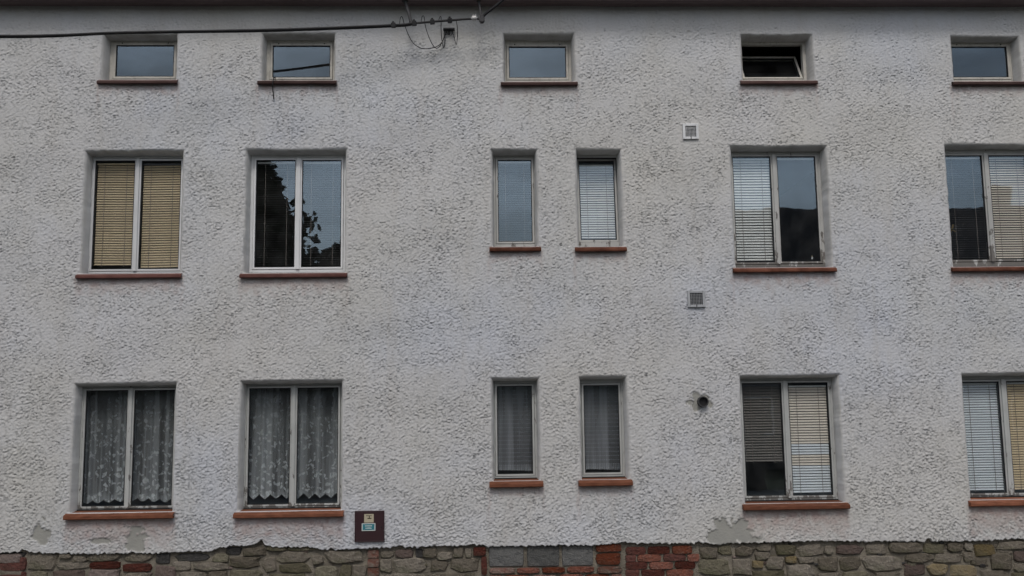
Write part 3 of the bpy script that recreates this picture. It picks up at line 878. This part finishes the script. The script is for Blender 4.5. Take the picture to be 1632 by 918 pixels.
ST = [   # x0, x1, z bottom, z top, kind
(-5.263,-4.959,0.305,0.452,K_),(-5.268,-4.957,0.452,0.512,D_),(-5.256,-4.959,0.205,0.298,K_),(-4.953,-4.635,0.313,0.487,S_),(-4.946,-4.716,0.200,0.300,G_),
(-4.625,-4.475,0.435,0.482,S_),(-4.474,-4.325,0.392,0.453,S_),(-4.660,-4.308,0.314,0.387,S_),(-4.697,-4.304,0.207,0.301,P_),(-4.312,-3.938,0.394,0.482,S_),
(-3.924,-3.591,0.381,0.475,S_),(-4.295,-3.942,0.314,0.388,K_),(-4.304,-3.938,0.194,0.307,P_),(-3.927,-3.601,0.274,0.361,K_),(-3.924,-3.597,0.180,0.267,S_),
(-3.585,-3.333,0.181,0.336,P_),(-3.576,-3.392,0.349,0.464,D_),(-3.390,-3.158,0.272,0.372,S_),(-3.393,-2.962,0.377,0.458,D_),(-3.144,-2.754,0.273,0.360,S_),
(-2.948,-2.757,0.365,0.446,G_),(-2.749,-2.413,0.293,0.421,S_),(-3.318,-3.018,0.169,0.263,S_),(-2.998,-2.779,0.164,0.265,S_),(-2.766,-2.403,0.159,0.280,G_),
(-2.621,-2.360,0.426,0.514,S_),(-2.806,-2.621,0.437,0.524,D_),(-2.361,-2.127,0.469,0.543,G_),(-2.127,-1.803,0.471,0.525,G_),(-2.263,-1.864,0.344,0.459,S_),
(-2.398,-2.241,0.241,0.403,S_),(-1.856,-1.719,0.319,0.420,S_),(-2.226,-1.862,0.229,0.330,G_),(-2.348,-1.936,0.144,0.224,G_),(-1.841,-1.552,0.142,0.311,G_),
(-1.705,-1.291,0.327,0.463,S_),(-1.243,-1.111,0.376,0.464,C_),(-1.242,-1.111,0.281,0.369,C_),(-1.242,-1.110,0.173,0.274,C_),(-1.545,-1.407,0.138,0.313,G_),
(-1.400,-1.255,0.136,0.304,S_),(-1.097,-0.938,0.373,0.454,S_),(-0.931,-0.716,0.376,0.464,P_),(-0.626,-0.473,0.371,0.466,S_),(-0.466,-0.307,0.341,0.430,S_),
(-0.292,-0.181,0.366,0.468,S_),(-0.160,-0.084,0.357,0.466,S_),(-0.070,0.077,0.382,0.477,K_),(-1.097,-0.966,0.218,0.360,S_),(-0.959,-0.571,0.206,0.368,S_),
(-0.543,-0.356,0.214,0.342,S_),(-0.335,0.013,0.209,0.364,S_),(-1.062,-0.571,0.106,0.200,S_),(-0.550,-0.016,0.096,0.197,S_),(0.019,0.082,0.164,0.374,K_),
(-0.709,-0.633,0.374,0.462,D_),(0.104,0.495,0.261,0.472,BL_),(0.530,0.893,0.254,0.472,BL_),(0.922,1.272,0.254,0.472,BL_),(0.102,0.395,0.188,0.242,C_),
(0.416,0.674,0.182,0.237,B_),(0.695,0.953,0.184,0.238,B_),(0.974,1.282,0.179,0.240,B_),(0.102,0.248,0.101,0.169,C_),(0.269,0.561,0.097,0.164,B_),
(0.582,0.861,0.091,0.159,C_),(0.882,1.154,0.092,0.160,B_),(1.175,1.448,0.087,0.155,B_),(1.302,1.590,0.404,0.479,B_),(1.299,1.587,0.254,0.384,B_),
(1.317,1.584,0.173,0.234,C_),(1.469,1.582,0.083,0.151,C_),(1.639,1.864,0.365,0.440,K_),(1.885,2.139,0.367,0.442,K_),(2.161,2.387,0.369,0.445,B_),
(1.636,1.749,0.291,0.352,K_),(1.770,2.038,0.287,0.355,B_),(2.059,2.313,0.289,0.357,K_),(2.334,2.461,0.278,0.353,B_),(1.634,1.880,0.208,0.276,K_),
(1.901,2.169,0.203,0.271,B_),(2.190,2.416,0.198,0.273,K_),(1.632,1.786,0.127,0.195,K_),(1.807,2.067,0.123,0.191,K_),(2.089,2.391,0.118,0.186,B_),
(2.484,2.675,0.309,0.432,S_),(2.683,2.839,0.333,0.443,G_),(2.853,3.087,0.316,0.439,S_),(2.429,2.824,0.111,0.295,G_),(2.839,3.058,0.111,0.303,S_),
(3.092,3.269,0.285,0.367,S_),(3.066,3.194,0.190,0.265,Y_),(3.209,3.429,0.173,0.310,S_),(3.110,3.295,0.374,0.456,S_),(3.026,3.422,0.052,0.161,G_),
(3.308,3.571,0.321,0.445,G_),(3.578,3.870,0.303,0.447,S_),(3.884,3.984,0.326,0.416,S_),(3.445,3.566,0.245,0.313,Y_),(3.579,3.750,0.235,0.297,S_),
(3.453,3.751,0.086,0.229,S_),(3.783,4.025,0.142,0.299,S_),(4.047,4.304,0.144,0.308,S_),(3.999,4.334,0.316,0.432,P_),(4.325,4.754,0.130,0.302,S_),
(4.349,4.592,0.317,0.427,S_),(4.607,5.016,0.332,0.435,S_),(4.779,5.123,0.219,0.315,S_),(4.771,5.035,0.076,0.206,P_),(4.075,4.402,0.026,0.129,G_),
(4.423,4.744,0.020,0.116,S_),(3.776,4.053,0.032,0.128,S_),(5.030,5.274,0.312,0.429,G_),(5.290,5.477,0.336,0.432,S_),(5.137,5.467,0.206,0.309,S_),
(5.050,5.300,0.071,0.194,Y_),(5.492,5.592,0.340,0.436,S_),(5.596,5.848,0.274,0.406,Y_),(5.483,5.591,0.216,0.326,S_),(5.314,5.644,0.052,0.182,Y_),
(5.558,5.760,0.172,0.262,S_),(5.874,6.221,0.345,0.428,S_),(5.774,6.033,0.126,0.299,S_),(6.045,6.247,0.205,0.322,P_),(6.042,6.273,0.094,0.191,S_),
(5.662,5.978,0.004,0.114,S_),(5.998,6.300,-0.016,0.080,G_),(5.854,6.042,0.298,0.339,S_)]
for (xa, xb, zb, zt, kd) in ST:
    fc = .034 if kd == D_ else (random.uniform(.024, .036) if kd == K_ and xa > 1.3 else None)
    if kd == BL_: fc = .03
    gr = .007 if kd == BL_ else (.008 if xa > 1.3 else .003) if kd in (B_, K_, C_) else .007
    stone(xa-gr, xb+gr, zb-gr, zt+gr, kd, fc)
# courses between the traced stones and the pavement, and beyond both ends of the picture
def fill(xa, xb, zf, z_top):
    x = xa
    while x < xb:
        w = random.uniform(.16, .36)
        zt_ = z_top(x+w/2)
        z = zf
        h = zt_-z
        nrow = max(1, round(h/.13))
        for r in range(nrow):
            zz0 = z+h*r/nrow; zz1 = z+h*(r+1)/nrow
            stone(x, x+w-.012, zz0+.006, zz1-.006, random.choice([S_, S_, G_, P_]))
        x += w
fill(-5.25, 6.15, .0, lambda x: float(np.interp(x, [-5.3, -1.2, .4, 3.2, 6.2], [.235, .17, .14, .085, .035])) )
fill(-6.8, -5.27, .0, lambda x: .50)
fill(6.20, 7.6, .0, lambda x: .45)
# small packing chips wedged in the joints
for i in range(60):
    x = random.choice([random.uniform(-4.9, -.1), random.uniform(2.3, 6.1), random.uniform(2.3, 6.1)])
    z = random.uniform(.16, .46); w = random.uniform(.02, .045)
    stone(x-w, x+w, z-w*.5, z+w*.5, random.choice([S_, G_, P_, D_]), random.uniform(.026, .040))

# ------------------------------------------------------------------ fittings on the wall
def vent(x0, x1, z0, z1, mat, label):
    root = tag(empty('vent_grille', ((x0+x1)/2, 0, (z0+z1)/2)), label, 'vent', 'square ventilation grilles on the wall')
    w, h = (x1-x0)/2, (z1-z0)/2
    o = MB().ring(-w, w, -h, h, .030, -.036, .0).build('frame', mat, root, bevel=.004)
    MB().box(-w+.03, w-.03, -.020, .0, -h+.03, h-.03).build('backing', M['black'], root)
    mb = MB()
    n = 8
    for i in range(1, n):
        xx = -w+.03+(2*w-.06)*i/n
        mb.box(xx-.0013, xx+.0013, -.030, -.026, -h+.03, h-.03)
        zz = -h+.03+(2*h-.06)*i/n
        mb.box(-w+.03, w-.03, -.026, -.023, zz-.0013, zz+.0013)
    tag(mb.build('mesh_grid', mat, root), kind='stuff')
    MB().box(-.004, .004, -.039, -.036, -h, -h+.03).build('catch', M['gasket'], root)
    return root
vent(2.441, 2.628, 5.127, 5.316, M['vent_white'], 'bright white square vent grille, the upper of the two')
vent(2.425, 2.630, 3.134, 3.329, M['vent_grey'], 'dull grey square vent grille, the lower of the two')

pr = tag(empty('flue_pipe', (2.558, 0, 2.052)), 'short black flue pipe stub in a grey mortar patch', 'pipe')
mb = MB()
N = 24
for (r, y) in ((.060, .01), (.060, -.060), (.050, -.060), (.050, .02)):
    for k in range(N):
        t = 6.2832*k/N; mb.v.append((r*math.cos(t), y, r*math.sin(t)))
for j in range(3):
    for k in range(N):
        mb.f.append((j*N+k, j*N+(k+1) % N, (j+1)*N+(k+1) % N, (j+1)*N+k)); mb.mi.append(0)
mb.build('pipe', M['zinc'], pr, smooth=False)
mb = MB(); mb.v = [(.050*math.cos(6.2832*k/N), -.022, .050*math.sin(6.2832*k/N)) for k in range(N)]; mb.f = [tuple(range(N))]; mb.mi = [0]
mb.build('hole', M['black'], pr)

bx = tag(empty('meter_box', (-1.2145, 0, .727)), 'maroon metal meter box with cream and teal stickers low on the wall', 'meter box')
MB().ring(-.163, .163, -.168, .168, .012, -.036, .01).build('frame', M['maroon'], bx, bevel=.002)
MB().box(-.1505, .1505, -.033, .0, -.1555, .1555).build('door', M['maroon'], bx, bevel=.003)
o = MB().box(-.058, .046, -.0345, -.033, .042, .134).build('cream_sticker', M['sticker'], bx)
mb = MB(); mb.box(-.038, .024, -.0355, -.0345, .112, .119); mb.box(-.022, .022, -.0355, -.0345, .080, .092); mb.box(-.006, .004, -.0355, -.0345, .092, .112)
mb.build('print', M['ink'], o)
o = MB().box(-.085, .066, -.0345, -.033, -.048, .034).build('teal_sticker', M['pale'], bx)
MB().box(-.074, .055, -.0358, -.0345, -.038, .025).build('field', M['teal'], o)
mb = MB()
random.seed(3)
for zz, xa, xb in ((.004, -.048, .030), (-.020, -.044, .026)):
    x = xa
    while x < xb:
        w = random.uniform(.004, .009); mb.box(x, min(x+w, xb), -.0370, -.0358, zz-.0035, zz+.0055+random.uniform(-.001, .002)); x += w+.0012
mb.build('print', M['pale'], o)
MB().box(.128, .138, -.038, -.033, -.02, .0).build('lock', M['gasket'], bx)

# overhead cable, its supports and wires
def arc3(pts, n=40):
    """smooth curve through points (Catmull-Rom)"""
    P_ = [Vector(p) for p in pts]
    P_ = [P_[0]*2-P_[1]] + P_ + [P_[-1]*2-P_[-2]]
    out = []
    m_ = len(P_)-3
    for s_ in range(m_):
        a, b, c, d = P_[s_:s_+4]
        kk = max(2, n//m_)
        for i in range(kk):
            t = i/kk
            out.append(.5*((2*b)+(c-a)*t+(2*a-5*b+4*c-d)*t*t+(3*b-a-3*c+d)*t**3))
    out.append(P_[-2])
    return out
cab = tag(empty('overhead_cable', (0, -.27, 6.50)), 'thick black overhead cable sagging to the left in front of the attic windows', 'cable')
def loc(o, root):
    o.matrix_parent_inverse = Matrix.Translation(-root.location); return o
cpts = [(-12, -2.35, 5.62), (-8, -1.6, 5.83), (-5.113, -.9, 6.052), (-3.858, -.68, 6.179), (-2.252, -.46, 6.30), (-.939, -.31, 6.414), (-.701, -.29, 6.445), (-.062, -.27, 6.507), (.06, -.27, 6.505)]
loc(MB().tube(arc3(cpts, 120), .0135, 10).build('cable_run', M['black'], cab, smooth=True), cab)
loc(MB().tube(arc3([(x, y+.012, z-.008+.006*math.sin(x*9)) for x, y, z in cpts[:-2]], 160), .010, 8).build('second_strand', M['black'], cab, smooth=True), cab)
def on_cable(x):
    for a, b in zip(cpts, cpts[1:]):
        if a[0] <= x <= b[0]:
            t = (x-a[0])/(b[0]-a[0]); return Vector(a)+(Vector(b)-Vector(a))*t
random.seed(5)
for px in (627, 660, 689, 717):
    x = (px-627)/90*.65 - .939
    p = on_cable(x)
    mb = MB().box(-.026, .026, -.022, .022, -.030, .026).box(-.014, .014, -.014, .014, .026, .044).box(-.036, .036, -.013, .013, -.014, .012)
    o = mb.build('connector', M['black'], cab, bevel=.005)
    o.rotation_euler = (random.uniform(-.3, .3), -.07, 0)
    o.location = p - cab.location
ins = MB().tube([(-.045, -.27, 6.510), (-.030, -.27, 6.512), (-.028, -.27, 6.512), (.016, -.27, 6.515), (.018, -.27, 6.515), (.034, -.27, 6.517)],
                lambda t: (.012, .018, .028, .028, .020, .010)[min(5, int(round(t*5)))], 12)
ins.box(-.022, -.010, -.282, -.258, 6.535, 6.556).box(.004, .016, -.282, -.258, 6.535, 6.556)
loc(ins.build('white_insulator', M['white'], cab), cab)
def hub(x, y, z, r): return MB().tube([(x, y-.03, z), (x, y+.03, z)], r, 12)
loc(hub(.084, -.27, 6.495, .030).box(.064, .104, -.29, -.25, 6.455, 6.54).build('anchor_shackle', M['zinc'], cab, bevel=.004), cab)
loc(MB().tube(arc3([(.084, -.27, 6.515), (.135, -.28, 6.570), (.34, -.345, 6.713), (.45, -.44, 6.80)], 20), .017, 8).build('cable_tail', M['black'], cab, smooth=True), cab)

def support(a, b, r, label):
    root = tag(empty('support_tube', a), label, 'bracket', 'steel tubes holding the cable under the eaves')
    o = MB().tube([Vector((0, 0, 0)), Vector(b)-Vector(a)], r, 14).build('tube', M['zinc'], root, smooth=True)
    MB().tube([(0, 0, -.012), (0, 0, .0)], r*1.9, 14).build('flange', M['zinc'], root)
    d = Vector(b)-Vector(a)
    MB().tube([d*.965, d*1.05], r*1.25, 12).build('end_cap', M['black'], root)
    return root
support((-.815, -.18, 6.768), (-.735, -.265, 6.462), .020, 'slanted grey support tube between the cable connectors, left of the insulator')
support((.050, -.18, 6.768), (.078, -.265, 6.51), .014, 'thin upright support tube ending at the white insulator')

# thin service wires looping from the connectors to the wall bracket
WLOOPS = [
 [(-0.870,-0.270,6.445),(-0.862,-0.270,6.514),(-0.841,-0.270,6.529),(-0.813,-0.248,6.439),(-0.766,-0.189,6.326),(-0.710,-0.151,6.249),(-0.624,-0.119,6.208),(-0.523,-0.097,6.216),(-0.435,-0.076,6.255),(-0.384,-0.054,6.317),(-0.354,-0.038,6.416)],
 [(-0.623,-0.270,6.468),(-0.608,-0.270,6.537),(-0.586,-0.270,6.529),(-0.573,-0.248,6.424),(-0.533,-0.184,6.313),(-0.491,-0.140,6.238),(-0.449,-0.108,6.212),(-0.405,-0.081,6.260),(-0.362,-0.049,6.366),(-0.332,-0.032,6.450)],
 [(-0.419,-0.270,6.484),(-0.404,-0.270,6.529),(-0.390,-0.270,6.522),(-0.392,-0.227,6.410),(-0.387,-0.162,6.306),(-0.368,-0.108,6.219),(-0.354,-0.065,6.298),(-0.354,-0.032,6.450)],
 [(-0.215,-0.270,6.491),(-0.202,-0.216,6.414),(-0.205,-0.135,6.332),(-0.220,-0.108,6.258),(-0.243,-0.065,6.359),(-0.265,-0.032,6.450)]]
wb = tag(empty('wire_bracket', (-.305, 0, 6.47)), 'small dark wire bracket on the plaster below the cable', 'bracket')
mb = MB().box(-.068, .068, -.075, -.004, -.006, .010).box(-.010, .010, -.03, .01, -.05, -.006)
mb.build('plate', M['zinc'], wb, bevel=.003)
for dx in (-.05, -.02, .012, .045):
    MB().tube([(dx, -.06, -.004), (dx-.004, -.06, -.055), (dx*.6, -.03, -.06)], .0035, 6).build('hook', M['black'], wb)
sw_ = tag(empty('service_wires', (-.5, -.3, 6.3)), 'four thin black wires looping from the cable to the wire bracket', 'wires')
for wl in WLOOPS:
    loc(MB().tube(arc3(wl, 60), .0046, 6).build('wire', M['black'], sw_, smooth=True), sw_)

# cord dangling from the second attic window
o = MB().tube(arc3([(-2.385, .155, 5.955), (-2.365, .10, 5.925), (-2.352, -.03, 5.89), (-2.352, -.075, 5.85), (-2.360, -.07, 5.76), (-2.352, -.05, 5.66), (-2.350, -.045, 5.615)], 40), .0065, 8).build('hanging_cord', M['black'], None, smooth=True)
tag(o, 'short black cord hanging over the sill of the second attic window', 'cord')
# things standing behind the panes
mb = MB().box(-.010, .010, -.006, .006, -.085, .085).box(.0, .055, -.006, .006, .01, .026)
o = mb.build('wooden_peg', M['ochre']); o.location = (5.705, .26, 4.06); o.rotation_euler = (0, rad(25), 0)
tag(o, 'small ochre yellow stick behind the glass of the right edge window', 'stick')
mb = MB().tube([(0, 0, -.012), (0, .0, .012)], .012, 10)
o = mb.build('pale_figurine', M['vent_white'], None, bevel=.003); o.location = (3.985, .215, 3.735)
hd = MB().tube([(0, 0, .012), (0, 0, .028)], .008, 8).build('top_knob', M['sticker'], o)
tag(o, 'tiny pale ornament in the lower corner of the bare dark pane', 'ornament')

# ------------------------------------------------------------------ what the panes mirror: the far side of the street
def far_house(cx, cy, w, d, hw, hr, label, gable_x=True):
    root = tag(empty('house', (cx, cy, 0)), label, 'house')
    b = MB().box(-w/2, w/2, -d/2, d/2, -.2, hw).build('wall', M['far_wall'], root)
    r = MB()
    ov = .5
    r.v = [(-w/2-ov, -d/2-ov, hw-.2), (w/2+ov, -d/2-ov, hw-.2), (w/2+ov, d/2+ov, hw-.2), (-w/2-ov, d/2+ov, hw-.2), (-w/2-ov, 0, hr), (w/2+ov, 0, hr)]
    r.f = [(0,1,5,4), (2,3,4,5), (0,4,3), (1,2,5), (0,3,2,1)]; r.mi = [0]*5
    ro = r.build('roof', M['far_roof'], root)
    MB().box(w*.2, w*.2+.8, -.5, .3, hr-1.3, hr+.9).build('chimney', M['far_wall'], ro)
    for i in range(4):
        for fl in range(2):
            x = -w/2+w*(i+.5)/4; z = 1.2+2.9*fl
            wn = MB().ring(x-.6, x+.6, z, z+1.4, .07, d/2-.02, d/2+.04).build('window', M['pvc'], root)
            MB().box(x-.53, x+.53, d/2+.005, d/2+.012, z+.07, z+1.33).build('pane', M['gasket'], wn)
    return root
far_house(18.5, -31, 21, 9, 6.6, 10.9, 'dun house with dark slate roof across the street, mirrored in the right hand panes')
def tree(x, y, h, r, label, seed, nleaf=9000, trunk=.25, nc=34):
    root = tag(empty('leafy_tree', (x, y, -.15)), label, 'tree')
    rr = random.Random(seed)
    tb = MB().tube([(0, 0, 0), (.1, .05, h*.3), (-.1, .1, h*.6), (.05, 0, h*.9)], lambda t: trunk*(1-.85*t), 10)
    cl = []
    for i in range(nc):
        t = rr.random(); zc = h*(.28+.68*t)
        rad_ = r*(1-.80*t**1.7)*math.sqrt(rr.random())
        a = rr.random()*6.283
        c = Vector((rad_*math.cos(a), rad_*math.sin(a), zc)); cl.append((c, r*rr.uniform(.16, .34)))
        tb.tube([(0, 0, zc*.75), tuple(c)], lambda q: .06*(1-.8*q), 5)
    tb.build('trunk', M['bark'], root)
    mb = MB()
    for i in range(nleaf):
        c, cr_ = cl[i % len(cl)]
        d = Vector((rr.gauss(0, 1), rr.gauss(0, 1), rr.gauss(0, 1))).normalized()*cr_*rr.random()**.4
        p = c+d
        u = Vector((rr.gauss(0, 1), rr.gauss(0, 1), rr.gauss(0, 1))).normalized(); v = u.orthogonal().normalized()
        s_ = rr.uniform(.12, .27)
        mb.quad(p-u*s_, p-v*s_*.6, p+u*s_, p+v*s_*.6)
    tag(mb.build('crown', M['leaf'], root), kind='stuff')
    return root
tree(-10.2, -21, 11.8, 5.9, 'tall dense tree across the street, mirrored in the second window of the middle row', 3, 90000, nc=260)
tree(-5.3, -27, 9.2, 1.5, 'slender tree across the street, mirrored low in the second window of the middle row', 4, 18000, .15, 70)
hm = MB()  # unseen hills, added so that the lower panes reflect something dark
nn = 60
hp = random.Random(9)
for i in range(nn+1):
    x = -300+600*i/nn
    hgt = 20+2*math.sin(i*.35)+1.5*math.sin(i*.9+1)+hp.uniform(-1, 1)
    for (yy, zz) in ((-120, -.3), (-140, hgt*.6), (-170, hgt), (-230, hgt*.9), (-260, -.3)):
        hm.v.append((x, yy, zz))
for i in range(nn):
    for j in range(4):
        a = i*5+j; hm.f.append((a, a+5, a+6, a+1)); hm.mi.append(0)
tag(hm.build('unseen_hills', M['hill'], None, smooth=True), kind='structure')
# garden wall on the other side of the street
tag(MB().box(-40, 7.4, -14.6, -14.3, -.15, 1.5).build('garden_wall', M['far_wall']), 'low dun garden wall along the far pavement', 'wall')
